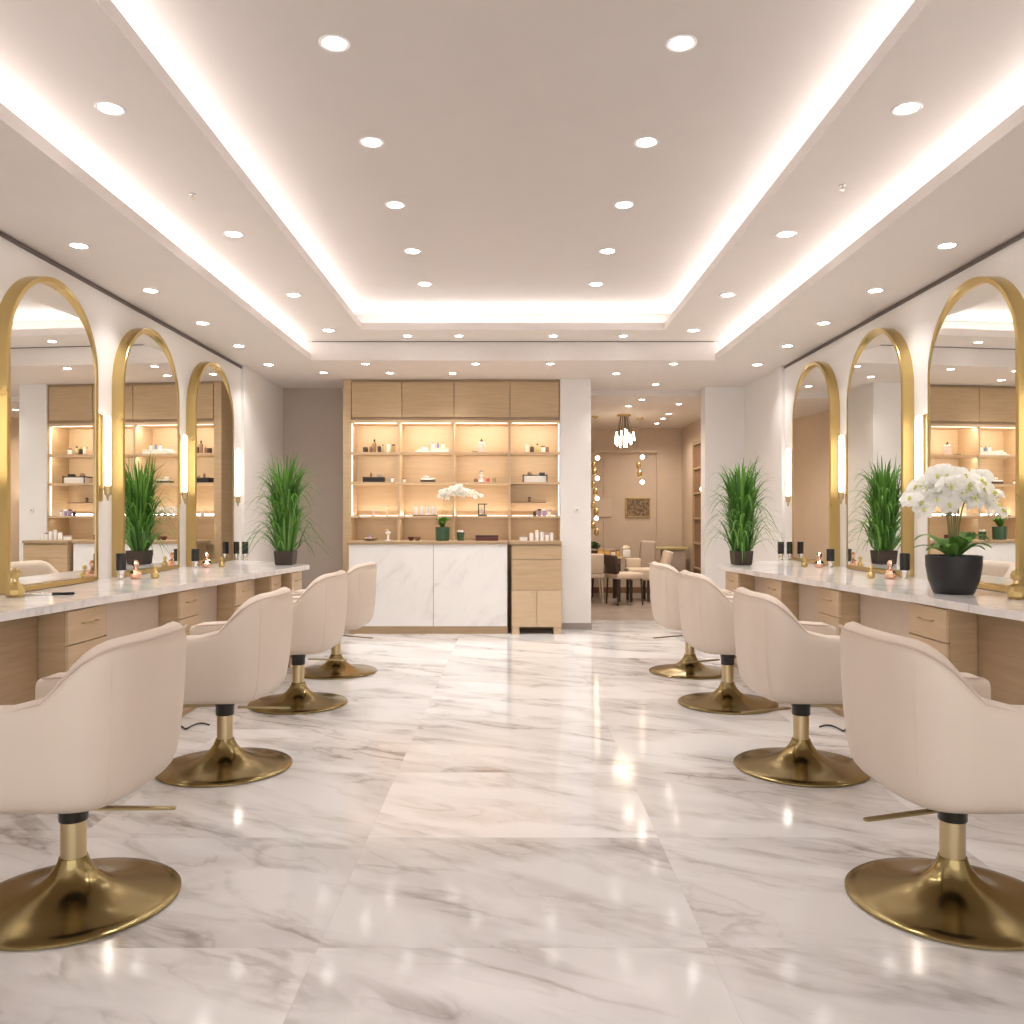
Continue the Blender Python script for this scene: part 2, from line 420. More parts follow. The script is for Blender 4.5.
# ------------------------------------------------------------------ counters
CT = .885
def edge(y): return 2.355-.116*(y-3.9)
def counter(sx, side):
    t = thing('vanity_counter', 'long white marble styling counter running along the %s mirror wall' % side, 'counter', (sx*W, 0, 0))
    ys = [2.6]+[3+.25*i for i in range(20)]
    pts = [(sx*(edge(y)+.006*math.sin(y*7)-W), y) for y in ys if y < 7.85]+[(sx*(edge(7.9)-W), 7.9)]
    poly = [(-sx*.001, 2.6)]+pts+[(sx*(1.95-W), 7.97), (-sx*.001, 8.9)]
    MB().prism(poly, CT-.042, CT).build('marble_top', M['counter'], t, smooth=False)
    m = MB(); m.box(-sx*.001, -sx*.02, 2.6, 8.6, CT-.14, CT-.043)
    m.build('support_rail', M['oakd'], t, smooth=False)
counter(-1, 'left'); counter(1, 'right')
def pedestal(sx, side, y0, y1, which):
    xf = edge((y0+y1)/2)+.035
    t = thing('drawer_pedestal', 'light oak drawer unit under the %s counter, %s' % (side, which), 'drawer unit', (sx*xf, (y0+y1)/2, 0), 0, 'oak drawer units under the styling counters')
    h = (y1-y0)/2; D = .21; top = CT-.045
    MB().box(sx*.018, sx*D, -h, h, .0, top).build('body', M['oak'], t, smooth=False)
    z = top-.008
    for k, dh in enumerate((.175, .20, .20, .2)):
        d = MB().box(0, sx*.018, -h+.004, h-.004, z-dh, z, .003).build('drawer', M['oakp'], t, smooth=False)
        m = MB(); zc = z-dh*.42; hl = min(.075, h*.42)
        m.tube([(0, -hl, zc), (-sx*.022, -hl, zc), (-sx*.024, -hl+.006, zc), (-sx*.024, hl-.006, zc), (-sx*.022, hl, zc), (0, hl, zc)], .0045, 8)
        m.build('handle', M['brassl'], d)
        z -= dh+.006
for y0, y1, wh in ((4.405, 4.83, 'nearest to the camera'), (5.56, 5.9, 'second nearest'), (6.38, 6.8, 'third nearest'), (7.06, 7.36, 'fourth nearest'), (7.5, 7.86, 'at the far end below the grass plant')):
    pedestal(-1, 'left', y0, y1, wh)
for y0, y1, wh in ((4.5, 4.93, 'nearest to the camera'), (5.65, 6.04, 'second nearest'), (6.55, 6.93, 'third nearest'), (7.4, 7.84, 'at the far end below the grass plant')):
    pedestal(1, 'right', y0, y1, wh)

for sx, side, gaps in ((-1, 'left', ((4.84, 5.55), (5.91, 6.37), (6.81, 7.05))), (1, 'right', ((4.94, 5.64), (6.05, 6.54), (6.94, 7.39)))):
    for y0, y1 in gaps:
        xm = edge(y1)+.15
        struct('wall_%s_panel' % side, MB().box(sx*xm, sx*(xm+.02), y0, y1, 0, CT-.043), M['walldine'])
    xm = edge(4.4)+.16
    struct('wall_%s_wood_panel' % side, MB().box(sx*xm, sx*(xm+.02), 2.6, 4.39 if sx < 0 else 4.49, 0, CT-.043), M['oakd'])

# ------------------------------------------------------------------ mirrors
R = .53; TOPZ = 2.82; BOT = CT+.002
def arch(r, z0, zt, off=0, n=40):
    "list of (y,z) around the arch, open polygon counter clockwise"
    p = [(-r, z0)]
    for i in range(n+1):
        a = PI-PI*i/n
        p.append((r*math.cos(a), zt-R+r*math.sin(a)))
    p.append((r, z0))
    return p
def mirror(sx, side, y, which, yaw):
    t = thing('arched_mirror', 'tall arched mirror in a deep gold frame on the %s wall, %s' % (side, which), 'mirror', (sx*W, y, 0), 0, 'gold arched mirrors')
    fo = arch(R, BOT, TOPZ); fi = arch(R-.032, BOT+.032, TOPZ)
    m = MB(); dep = .085; b = m.bm
    def ring(pts, x): return [b.verts.new((x, py, pz)) for py, pz in pts]
    e = .005
    rings = [ring(fo, -sx*.0005), ring(fo, -sx*(dep-e)), ring([(py*(1-e/R), pz if i not in (0, len(fo)-1) else pz+e*.5) for i, (py, pz) in enumerate(fo)], -sx*dep),
             ring([(py*(1+e/R), pz) for py, pz in fi], -sx*dep), ring(fi, -sx*(dep-e)), ring(fi, -sx*.0005)]
    n = len(fo)
    for a, c in zip(rings, rings[1:]):
        for i in range(n):
            j = (i+1) % n
            b.faces.new((a[i], a[j], c[j], c[i]))
    m.build('frame', M['gold'], t, ang=30)
    gi = arch(R-.03, BOT+.033, TOPZ)
    g = MB().prism(gi, -.002, .002, 'x').build('mirror_glass', M['mirror'], t, (-sx*.043, 0, 0), smooth=False)
    g.rotation_euler = (0, 0, yaw)
    return t
for i, y in enumerate((5.35, 6.78, 8.2)):
    nm = ('nearest of the three', 'middle of the three', 'farthest of the three')[i]
    mirror(-1, 'left', y, nm, math.radians((-3.6, -3.9, -4.2)[i]))
    mirror(1, 'right', y, nm, math.radians((4.1, 4.2, 4.2)[i]))

# ------------------------------------------------------------------ sconces
def sconce(sx, side, y, which):
    t = thing('wall_sconce', 'glowing white tube wall lamp on brass bracket, %s wall, %s' % (side, which), 'wall lamp', (sx*W, y, 1.50), 0, 'tube wall lamps between the mirrors')
    m = MB(); m.box(-sx*.012, -sx*.0005, -.03, .03, -.06, .56, .004); m.build('backplate', M['gold'], t)
    m = MB(); m.tube([(-sx*.012, 0, .03), (-sx*.055, 0, .03)], .008); m.lathe([(0, -.02), (.024, -.015), (.026, .05), (.0, .05)], 20, -sx*.06, 0, 0); m.lathe([(0, -.06), (.006, -.055), (.01, -.03), (.016, -.02), (0, -.018)], 16, -sx*.06, 0, 0)
    m.build('bracket', M['brassl'], t)
    MB().lathe([(0, .05), (.017, .05), (.018, .07), (.018, .52), (.014, .545), (0, .55)], 20, -sx*.06, 0, 0).build('glass_tube', M['tube'], t)
for sx, sd in ((-1, 'left'), (1, 'right')):
    for y, wh in ((6.065, 'between the nearest and middle mirrors'), (7.49, 'between the middle and farthest mirrors'), (8.93, 'past the farthest mirror')):
        sconce(sx, sd, y, wh)
sconce(1, 'right', 4.66, 'before the nearest mirror')
sconce(-1, 'left', 4.66, 'before the nearest mirror')

# ------------------------------------------------------------------ salon chair (back towards -X)
def salon_chair():
    t = thing('salon_chair', 'x', 'chair', (0, 0, 0), 0, 'cream salon chairs')
    def sm(a, b, x):
        u = max(0, min(1, (x-a)/(b-a))); return u*u*(3-2*u)
    path = []
    for x in (.29, .26, .22, .17, .12, .07, .02): path.append((x, .29))
    n = 30
    for i in range(1, n):
        a = PI/2+PI*i/n; k = 2/3.8
        c, s = math.cos(a), math.sin(a)
        path.append((.0+.248*math.copysign(abs(c)**k, c), .29*math.copysign(abs(s)**k, s)))
    for x in (.02, .07, .12, .17, .22, .26, .29): path.append((x, -.29))
    NP = len(path)
    def top(x): return .742+.198*(1-sm(-.238, -.03, x))-.012*sm(.0, .29, x)
    rings = []; m = MB(); b = m.bm
    outer_top = []; inner_top = []
    for i, (x, y) in enumerate(path):
        p0 = path[max(i-1, 0)]; p1 = path[min(i+1, NP-1)]
        tx, ty = p1[0]-p0[0], p1[1]-p0[1]; l = math.hypot(tx, ty); tx /= l; ty /= l
        nx, ny = -ty, tx     # outward?
        if nx*(x-.1)+ny*y < 0: nx, ny = -nx, -ny
        back = 1-sm(-.25, .0, x); tp = top(x); T = .036
        H = tp-.37
        prof = [(-.18, .384), (-.07, .386), (-.025, .392), (.006, .408), (.024, .432), (.033, .47), (.036, .54)]
        for q in (.62, .66): prof.append((T, q))
        for q in (.35, .7): prof.append((T, .66+(tp-.045-.66)*q))
        for k in range(7):
            a = PI*k/6
            prof.append(((T+.012*back)*math.cos(a)-.012*back, tp-.036-.026*back+(.036+.026*back)*math.sin(a)))
        for q in (.7, .35): prof.append((-T-.024*back, .66+(tp-.045-.66)*q))
        prof += [(-T-.004, .62), (-T-.008, .55), (-T-.01, .47), (-.16, .46)]
        sc = 1.0; sh = 0
        end = min(i, NP-1-i)
        if end == 0: sc = .70
        elif end == 1: sc = .93
        ring = []
        for (u, z) in prof:
            if end < 2:
                zc = .54; u = u*sc; z = zc+(z-zc)*(sc if sc > .9 else .88)
            lean = (.035*back+.004)*(z-.40)/.5
            bul = 0.010*math.sin(max(0, min(1, (z-.4)/.5))*PI)
            uu = u+lean+(bul if u > 0 else 0)
            ring.append(b.verts.new((x+nx*uu, y+ny*uu, z)))
        rings.append(ring)
        z = tp-.014
        lean = (.035*back+.004)*(z-.40)/.5
        if end >= 1:
            uu = .0345+lean; outer_top.append((x+nx*uu, y+ny*uu, z-.004))
            uu = -.030+lean; inner_top.append((x+nx*uu, y+ny*uu, z))
    K = len(rings[0])
    for a, c in zip(rings, rings[1:]):
        for k in range(K):
            b.faces.new((a[k], a[(k+1) % K], c[(k+1) % K], c[k]))
    b.faces.new(rings[0]); b.faces.new(rings[-1][::-1])
    co = [[v.co.copy() for v in g_] for g_ in rings]
    m.build('shell', M['leather'], t, ang=60)
    MB().tube(outer_top, .0042, 6).build('piping', M['piping'], t)
    for i in (14, NP-15):
        MB().tube([co[i][k]+(co[i][k]-Vector((.05, 0, co[i][k].z))).normalized()*.0006 for k in range(2, 12)], .0016, 6).build('seam', M['leather'], t)
    MB().tube(inner_top, .0035, 6).build('piping', M['piping'], t)
    seat = [(.30, -.235), (.315, -.2), (.315, .2), (.30, .235), (.0, .24), (-.15, .21), (-.212, .12), (-.222, 0), (-.212, -.12), (-.15, -.21), (.0, -.24)]
    MB().prism([(a*.97, c*.97) for a, c in seat], .384, .478).build('seat_base', M['leather'], t, smooth=False)
    m = MB(); bb = m.bm
    levels = [(.92, .476), (.985, .485), (1, .50), (1, .54), (.985, .56), (.93, .572), (.6, .58), (.2, .584)]
    rr = [[bb.verts.new((.03+(a-.03)*s, c*s, z)) for a, c in seat] for s, z in levels]
    for a, c in zip(rr, rr[1:]):
        for k in range(len(seat)): bb.faces.new((a[k], a[(k+1) % len(seat)], c[(k+1) % len(seat)], c[k]))
    bb.faces.new(rr[0][::-1]); bb.faces.new(rr[-1])
    m.build('seat_cushion', M['leather'], t, ang=80)
    # lumbar pillow just inside the back
    m = MB(); m.box(-.215, -.16, -.19, .19, .58, .75, .026); m.build('back_cushion', M['leather'], t)
    # base
    prof = [(0, 0), (.341, 0), (.347, .004), (.347, .010), (.340, .015), (.30, .022), (.24, .030), (.19, .040), (.145, .054), (.11, .071), (.082, .093), (.062, .118), (.050, .142), (.046, .156), (0, .157)]
    MB().lathe(prof, 96).build('base', M['brass'], t, ang=40)
    MB().lathe([(.0, .15), (.041, .15), (.041, .285), (0, .285)], 40).build('pole', M['brassl'], t)
    MB().lathe([(0, .28), (.045, .28), (.047, .284), (.047, .325), (.05, .33), (.05, .36), (.10, .365), (.10, .384), (0, .384)], 40).build('collar', M['black'], t)
    m = MB()
    m.prism([(-.05, -.016), (-.05, .016), (-.31, .013), (-.32, .008), (-.32, -.008), (-.31, -.013)], .316, .323)
    o = m.build('pump_lever', M['brass'], t, smooth=False)
    o.rotation_euler = (0, math.radians(-3), math.radians(10))
    m = MB()
    m.tube([(.04, 0, .33), (.2, 0, .325), (.30, 0, .31), (.345, 0, .25), (.36, 0, .20)], .009, 10)
    m.tube([(.36, -.13, .195), (.37, -.12, .2), (.37, .12, .2), (.36, .13, .195)], .011, 10)
    m.build('footrest', M['brassl'], t)
    return t
ch0 = None
ch0 = salon_chair()
CH = 1.525
ydepth = (2.93, 4.50, 6.04, 7.28)
lab = ('nearest to the camera', 'second nearest', 'third nearest', 'farthest')
k = 0
for sx, sd in ((-1, 'left'), (1, 'right')):
    for i, y in enumerate(ydepth):
        o = ch0 if k == 0 else dup(ch0)
        k += 1
        relabel(o, 'cream tub salon chair on round brass base, %s row, %s' % (sd, lab[i]), (sx*(CH+(-.01, 0, 0, -.01)[i]), y, 0), 0 if sx > 0 else PI)
        # slight individual turn of each chair
        o.rotation_euler.z += sx*math.radians((1, 0, 2, 3)[i])
    if sx < 0:
        for c_ in o.children:
            if c_.name.startswith('pump_lever'): c_.rotation_euler.z = math.radians(-10)
# cables lying behind the second chairs
for sx, sd, y in ((-1, 'left', 5.4), (1, 'right', 5.35)):
    pts = []
    for i in range(26):
        u = i/25
        pts.append((sx*(1.93+.30*u+.03*math.sin(u*9)), y+.06*math.sin(u*11)-.1*u, .006 + (.0 if u < .9 else 0)))
    o = MB().tube(pts, .005, 8).build('power_cable', M['black'])
    tag(o, 'thin black cable lying on the floor behind the second %s chair' % sd, 'cable', 'floor cables')

# ------------------------------------------------------------------ counter plants
def grass_plant(x, y, label, seed):
    rnd = random.Random(seed)
    t = thing('grass_plant', label, 'plant', (x, y, CT), 0, 'tall potted grass plants')
    m = MB(); m.lathe([(0, 0), (.10, 0), (.112, .01), (.125, .13), (.117, .13), (.112, .115), (0, .115)], 4, 0, 0, 0, Matrix.Rotation(PI/4, 4, 'Z'))
    m.build('pot', M['dark'], t, smooth=False)
    MB().lathe([(0, .116), (.105, .116), (.105, .118), (0, .122)], 4, 0, 0, 0, Matrix.Rotation(PI/4, 4, 'Z')).build('soil', M['soil'], t, smooth=False)
    m = MB(); b = m.bm
    for i in range(340):
        a = rnd.uniform(0, 2*PI); r0 = .075*math.sqrt(rnd.random())
        lev = rnd.random()**.9
        hs = .02+.66*lev                       # height at which the blade leaves the clump
        L = rnd.uniform(.30, .42)*(1.0-.15*lev)
        out = rnd.uniform(.35, 1.0) if rnd.random() < .8 else rnd.uniform(0, .35)
        reach = (.38-.12*lev)*out
        rise = L*math.sqrt(max(.15, 1-(out*.75)**2))
        droop = rnd.uniform(.08, .30)*out*(1.15-.5*lev)
        w0 = rnd.uniform(.006, .0115)
        ca, sa = math.cos(a), math.sin(a)
        tw = rnd.uniform(-.6, .6)
        px, py = -math.sin(a+tw), math.cos(a+tw)
        prev = None; n = 11
        for k in range(n+1):
            u = k/n
            if u < .3:
                q_ = u/.3; rr = r0*(1+.5*q_)+.02*q_; z = .115+hs*q_
            else:
                q_ = (u-.3)/.7; rr = r0*1.5+.02+reach*q_**1.25; z = .115+hs+rise*q_-droop*q_**3*1.6
            wd = w0*(1-max(0, u-.35)**1.6*1.9)
            z = max(z, .04)
            wd = max(.0005, wd*(.45+1.8*u if u < .3 else 1))
            c = Vector((rr*ca, rr*sa, z))
            q = (b.verts.new(c+Vector((px, py, 0))*wd), b.verts.new(c+Vector((ca, sa, 0))*(-wd*.35)+Vector((0, 0, -wd*.2))), b.verts.new(c-Vector((px, py, 0))*wd))
            if prev:
                b.faces.new((prev[0], prev[1], q[1], q[0])); b.faces.new((prev[1], prev[2], q[2], q[1]))
            prev = q
    m.build('foliage', M['blade'], t, ang=80)
grass_plant(-2.12, 7.93, 'tall green grass plant in dark pot at the far end of the left counter', 3)
grass_plant(2.13, 7.93, 'tall green grass plant in dark pot at the far end of the right counter', 9)

def petal(b, c, u, v, n, L, Wd, cup):
    "petal from centre c along u, width along v"
    rows = []
    for k, (s, wf) in enumerate(((0, .12), (.25, .75), (.55, 1), (.82, .8), (1, .18))):
        row = []
        for q in (-1, 0, 1):
            row.append(b.verts.new(c+u*(L*s)+v*(q*Wd*wf*.5)+n*(cup*(s*s)-abs(q)*cup*.5*wf)))
        rows.append(row)
    for a, d in zip(rows, rows[1:]):
        for k in range(2): b.faces.new((a[k], a[k+1], d[k+1], d[k]))
def flower_mesh(name):
    m = MB(); b = m.bm
    n = Vector((0, 0, 1)); c = Vector((0, 0, 0))
    for i in range(5):
        a = PI/2+2*PI*i/5; u = Vector((math.cos(a), math.sin(a), 0)); v = Vector((-math.sin(a), math.cos(a), 0))
        big = i in (1, 4)
        petal(b, c, u, v, n, .048 if big else .044, .058 if big else .036, -.010 if big else -.014)
    return m.mesh(name, M['petal'], ang=80)
FL = flower_mesh('blossom')
mm = MB(); mm.ball(.007, (0, -.003, .006), (1, 1.2, 1.3), 1); mm.ball(.005, (0, -.014, .009), (1.4, 1, 1), 1)
LIP = mm.mesh('blossom_centre', M['lip'])
def orchid(x, y, z, label, sc, stems, per, seed, pot, potmat, width, tall=None, shift=0):
    rnd = random.Random(seed)
    t = thing('orchid_plant', label, 'plant', (x, y, z), 0, 'white orchids')
    MB().lathe([(r*sc, h*sc) for r, h in pot], 40).build('pot', potmat, t)
    ph = max(h for r, h in pot)*sc
    MB().lathe([(0, ph-.02*sc), (.13*sc, ph-.02*sc), (.0, ph-.012*sc)], 20).build('moss', M['soil'], t)
    lf = 1 if sc > .7 else 1.7
    for i in range(16 if sc > .7 else 9):
        a = 2*PI*i/(16 if sc > .7 else 9)+rnd.uniform(-.15, .15); L = rnd.uniform(.14, .215)*sc; m = MB(); b = m.bm
        rise = rnd.uniform(.05, .13)*sc*lf*(1.1 if lf > 1 else 1); prev = None
        u = Vector((math.cos(a), math.sin(a), 0)); v = Vector((-math.sin(a), math.cos(a), 0))
        for k in range(9):
            s = k/8
            c = u*(.015*sc+L*s*(1.15 if lf > 1 else 1))+Vector((0, 0, ph-.02*sc+rise*math.sin(s*2.3)*1.2))
            wd = .040*sc*lf*(math.sin(PI*min(1, .12+s*.88))**.7)+.0006
            q = (b.verts.new(c+v*wd+Vector((0, 0, .006*sc))), b.verts.new(c), b.verts.new(c-v*wd+Vector((0, 0, .006*sc))))
            if prev:
                for j in range(2): b.faces.new((prev[j], prev[j+1], q[j+1], q[j]))
            prev = q
        bmesh.ops.solidify(b, geom=b.faces[:], thickness=.002*sc)
        m.build('leaf', M['leaf'], t, ang=80)
    hgt = tall or .66*sc
    for si in range(stems):
        fx = (si/(stems-1)*2-1)
        ay = rnd.uniform(-1, 1)
        bx, by = fx*width*.55, ay*.07*sc
        pts = []
        for k in range(16):
            s = k/15
            zz = ph+(hgt-ph)*math.sin(min(1, s*1.15)*PI/2)*(1-.10*abs(fx))
            if s > .75: zz -= (s-.75)*.35*sc*(.3+abs(fx))
            ex = (0.25*s**1.2+.75*s**3)
            pts.append(Vector((bx*ex*1.25+fx*.02+shift*s**1.5, by*ex+rnd.uniform(-1, 1)*.001, zz)))
        MB().tube(pts, [.0045*sc]*10+[.0035*sc]*6, 6).build('stem', M['stem'], t)
        for j in range(per):
            s = .60+.4*j/(per-1)
            p = pts[min(15, int(s*15))]
            o = bpy.data.objects.new('blossom', FL); C.objects.link(o); o.parent = t
            off = Vector((rnd.uniform(-.08, .08), rnd.uniform(-.085, .06), rnd.uniform(-.06, .075)))*sc
            o.location = p+off
            if sc > .7: o.location.x = max(-.33, min(.25, o.location.x))
            d = Vector((off.x*5+fx*.3, -1.0*rnd.uniform(.3, 1) if rnd.random() < .8 else .6, rnd.uniform(.0, .7))).normalized()
            o.rotation_euler = d.to_track_quat('Z', 'Y').to_euler()
            s2 = sc*rnd.uniform(1.2, 1.5)*(1 if sc > .7 else 1.25); o.scale = (s2, s2, s2)
            l = bpy.data.objects.new('blossom_centre', LIP); C.objects.link(l); l.parent = o
potA = [(0, 0), (.10, 0), (.108, .006), (.135, .08), (.148, .16), (.150, .215), (.146, .22), (.141, .215), (.135, .16), (.0, .155)]
orchid(2.54, 4.90, CT, 'large white orchid with green leaves in a black bowl pot on the right counter', 1.0, 7, 14, 5, potA, M['blackm'], .34)

# ------------------------------------------------------------------ counter accessories
def tumbler(x, y, z, label, h=.14, r=.028, body='black', clear=True, name='tumbler', cat='bottle', group='grooming bottles on the counters'):
    t = thing(name, label, cat, (x, y, z), 0, group)
    b = .0
    if clear:
        MB().lathe([(0, 0), (r*.75, 0), (r*.8, .004), (r*.62, .02), (r*.9, h*.35), (0, h*.35)], 24).build('glass_foot', M['chrome'], t)
        b = h*.35
    MB().lathe([(0, b), (r, b), (r, h*.97), (r*.9, h), (r*.8, h), (0, h)], 24).build('cup', M[body], t)
    return t
def ornament(x, y, z, label, s=1.0, mat='copper'):
    t = thing('perfume_bottle', label, 'bottle', (x, y, z), 0, 'rose gold bottles on the counters')
    MB().lathe([(0, 0), (.026*s, 0), (.036*s, .012*s), (.038*s, .03*s), (.028*s, .05*s), (.012*s, .062*s), (.011*s, .075*s), (0, .075*s)], 8).build('body', M[mat], t, smooth=False)
    MB().lathe([(0, .075*s), (.016*s, .078*s), (.022*s, .095*s), (.014*s, .112*s), (0, .118*s)], 8).build('stopper', M[mat], t, smooth=False)
    return t
for sx, sd in ((-1, 'left'), (1, 'right')):
    for y, wh, k in ((6.06, 'between the nearest and middle mirrors', 0), (7.47, 'between the middle and farthest mirrors', 1), (8.78, 'past the farthest mirror', 2)):
        if k < 2:
            tumbler(sx*(W-.17), y-.03, CT, 'black tumbler on a silver foot on the %s counter %s' % (sd, wh), .185 if k == 0 else .165, .034)
            ornament(sx*(W-.25), y+.02, CT, 'faceted rose gold bottle on the %s counter %s' % (sd, wh), 1.15)
            ornament(sx*(W-.36), y+.09, CT, 'smaller gold bottle in front, on the %s counter %s' % (sd, wh), .8, 'gold')
        else:
            tumbler(sx*(W-.09), y, CT, 'black tumbler past the farthest mirror on the %s counter, close to the wall' % sd, .19, .032)
            tumbler(sx*(W-.19), y-.02, CT, 'black tumbler past the farthest mirror on the %s counter, away from the wall' % sd, .19, .032)
ornament(2.70, 4.56, CT, 'pale gold faceted bottle at the near right end of the right counter', 1.35, 'gold')
tumbler(2.81, 4.62, CT, 'silver and blue tumbler at the near right end of the right counter', .17, .03, 'blue')
ornament(-2.74, 4.68, CT, 'gold faceted bottle at the near end of the left counter', 1.35, 'gold')
# styling comb on left counter
t = thing('hair_comb', 'dark and silver styling comb lying flat on the left counter', 'comb', (-2.64, 4.8, CT), math.radians(12))
m = MB(); m.box(-.14, .04, -.012, .012, .0, .012, .004); m.build('handle', M['chrome'], t)
m = MB(); m.box(.03, .15, -.008, .012, .0, .014, .003)
for i in range(14): m.box(.04+i*.0075, .0435+i*.0075, -.028, -.008, .003, .007)
m.build('comb_teeth', M['black'], t, smooth=False)

# ------------------------------------------------------------------ shelving unit
UF = 10.1; k_ = UF/F
X = lambda px, d=UF: (px-513)*d/F
Z = lambda py, d=UF: CZ+(518-py)*d/F
ux0, ux1 = X(343), .558
t = thing('shelving_unit', 'tall light oak display shelving with lit open shelves and upper cupboards', 'shelving', ((ux0+ux1)/2, UF, 0))
ox = (ux0+ux1)/2
rows = [Z(420), Z(452), Z(482), Z(516), 1.055]   # undersides/tops of boards
UD = YB-UF-.002; BK = .40
MB().box(ux0-ox, X(351)-ox, 0, UD, 0, ZA-.003).build('side_panel', M['oak'], t, smooth=False)
MB().box(X(559.5)-ox, ux1-ox, 0, UD, 0, ZA-.003).build('side_panel', M['oak'], t, smooth=False)
MB().box(X(351)-ox, X(559.5)-ox, BK, UD, 0, ZA-.003).build('back_panel', M['oakp'], t, smooth=False)
MB().box(X(351)-ox, X(559.5)-ox, .03, BK, 0, .999).build('base_unit', M['oak'], t, smooth=False)
m = MB(); m.box(X(351)-ox, X(559.5)-ox, .022, BK, rows[0]+.0, ZA-.003); m.build('cupboard_box', M['oakd'], t, smooth=False)
xs = [351.5, 402, 454, 510, 559.2]
for i in range(4):
    MB().box(X(xs[i])-ox+.004, X(xs[i+1])-ox-.004, 0.0, .02, rows[0]+.035, ZA-.035, .002).build('cupboard_door', M['oak'], t, smooth=False)
for i, z in enumerate(rows[:4]):
    MB().box(X(351)-ox, X(559.5)-ox, .004, BK, z-.022 if i else z-.03, z).build('shelf', M['oakp'], t, smooth=False)
MB().box(X(351)-ox, X(559.5)-ox, .004, BK, 1.0, 1.052).build('shelf', M['oakp'], t, smooth=False)
for px in (398.6, 453, 509.4):
    MB().box(X(px)-.012-ox, X(px)+.012-ox, .012, BK, 1.052, rows[0]-.03).build('divider', M['oakp'], t, smooth=False)
# leds: under the cupboard, under two shelves, on back of the third shelf, sides
WARM = (1, .93, .79)
xa, xb = X(353)-ox, X(557)-ox
cuts = [X(351.5), X(398.6), X(453), X(509.4), X(559.2)]
for i in range(4):
    a, b_ = cuts[i]-ox+.03, cuts[i+1]-ox-.03; L = b_-a; cx = (a+b_)/2
    for z, en, up in ((rows[0]-.031, SHELF*1.5, 0), (rows[1]-.023, SHELF*.9, 0), (rows[2]-.023, SHELF*.35, 0), (rows[3]-.023, SHELF*.35, 0)):
        if z > rows[1]:
            MB().box(a, b_, .03, .045, z-.006, z).build('led_strip', M['shelfled'], t, smooth=False)
        ar = area('shelf_glow', (cx, .05, z-.012), (math.radians(35), 0, 0), L, .02, en*L/.6, WARM, t)
    MB().box(a, b_, BK-.02, BK-.008, rows[3], rows[3]+.008).build('led_strip', M['shelfled'], t, smooth=False)
    area('shelf_glow', (cx, BK-.05, rows[3]+.02), (math.radians(180+35), 0, 0), L, .02, SHELF*.8*L/.6, WARM, t)
for x_, r_ in ((X(351.6)-ox, -1), (X(558.8)-ox, 1)):
    for za, zb in ((rows[1], rows[0]-.03), (rows[2], rows[1]-.022), (rows[3], rows[2]-.022)):
        MB().box(x_-.004, x_+.004, .03, .05, za+.01, zb-.01).build('led_strip', M['shelfled'], t, smooth=False)
# thin inner ledge in row 3, right bay
t2 = thing('wall_ledge', 'thin brown floating ledge inside the right bay of the third shelf row', 'ledge', (X(529), UF+.25, Z(501.5)))
MB().box(-.21, .21, -.1, BK-.25-.001, -.012, 0, .002).build('ledge_board', M['brown'], t2, smooth=False)

# ------------------------------------------------------------------ reception desk and cabinet
DF = 9.7
dx0, dx1 = X(349, DF), X(507.5, DF); dcx = (dx0+dx1)/2; dh = 1.055
t = thing('reception_desk', 'white marble fronted reception desk with oak top and plinth before the shelving', 'desk', (dcx, DF, 0))
MB().box(dx0-dcx+.02, dx1-dcx-.02, .02, .36, 0, dh-.036).build('body', M['oakd'], t, smooth=False)
MB().box(dx0-dcx+.01, dx1-dcx, -.005, .02, 0, .085).build('plinth', M['oakd'], t, smooth=False)
sxm = X(433.5, DF)-dcx
MB().box(dx0-dcx, sxm-.002, -.012, .02, .086, dh-.036, .002).build('front_panel', M['desk'], t, smooth=False)
MB().box(sxm+.002, dx1-dcx-.003, -.012, .02, .086, dh-.036, .002).build('front_panel', M['desk'], t, smooth=False)
MB().box(dx0-dcx-.02, dx1-dcx+.0, -.03, .385, dh-.035, dh, .003).build('desk_top', M['oakd'], t, smooth=False)
cx0, cx1 = X(511.5, DF-.05), .553; cc = (cx0+cx1)/2; hw = (cx1-cx0)/2
t = thing('base_cabinet', 'light oak cabinet with two drawers and double doors right of the reception desk', 'cabinet', (cc, DF-.05, 0))
MB().box(-hw, hw, .02, .42, .08, dh-.036).build('body', M['oak'], t, smooth=False)
MB().box(-hw-.012, hw, -.015, .43, dh-.035, dh, .003).build('cabinet_top', M['oakd'], t, smooth=False)
zd = [dh-.04, dh-.245, dh-.60]
z1 = dh-.045; z2 = Z(559.5, DF); z3 = Z(590, DF)
for a, b_ in ((z1, z2), (z2, z3)):
    d = MB().box(-hw+.004, hw-.004, 0, .02, b_+.005, a, .003).build('drawer', M['oak'], t, smooth=False)
    MB().box(-.05, .05, -.012, 0, a-.022, a-.014, .002).build('handle', M['brassl'], d, smooth=False)
for s in (-1, 1):
    d = MB().box(.002 if s > 0 else -hw+.004, hw-.004 if s > 0 else -.002, 0, .02, .082, z3, .003).build('door', M['oakp'], t, smooth=False)
    MB().box(s*.012, s*.07, -.01, 0, z3-.03, z3-.022, .002).build('handle', M['brassl'], d, smooth=False)
for s in (-1, 1): MB().box(s*(hw-.004), s*(hw-.09), .01, .4, 0, .08).build('foot', M['oakp'], t, smooth=False)

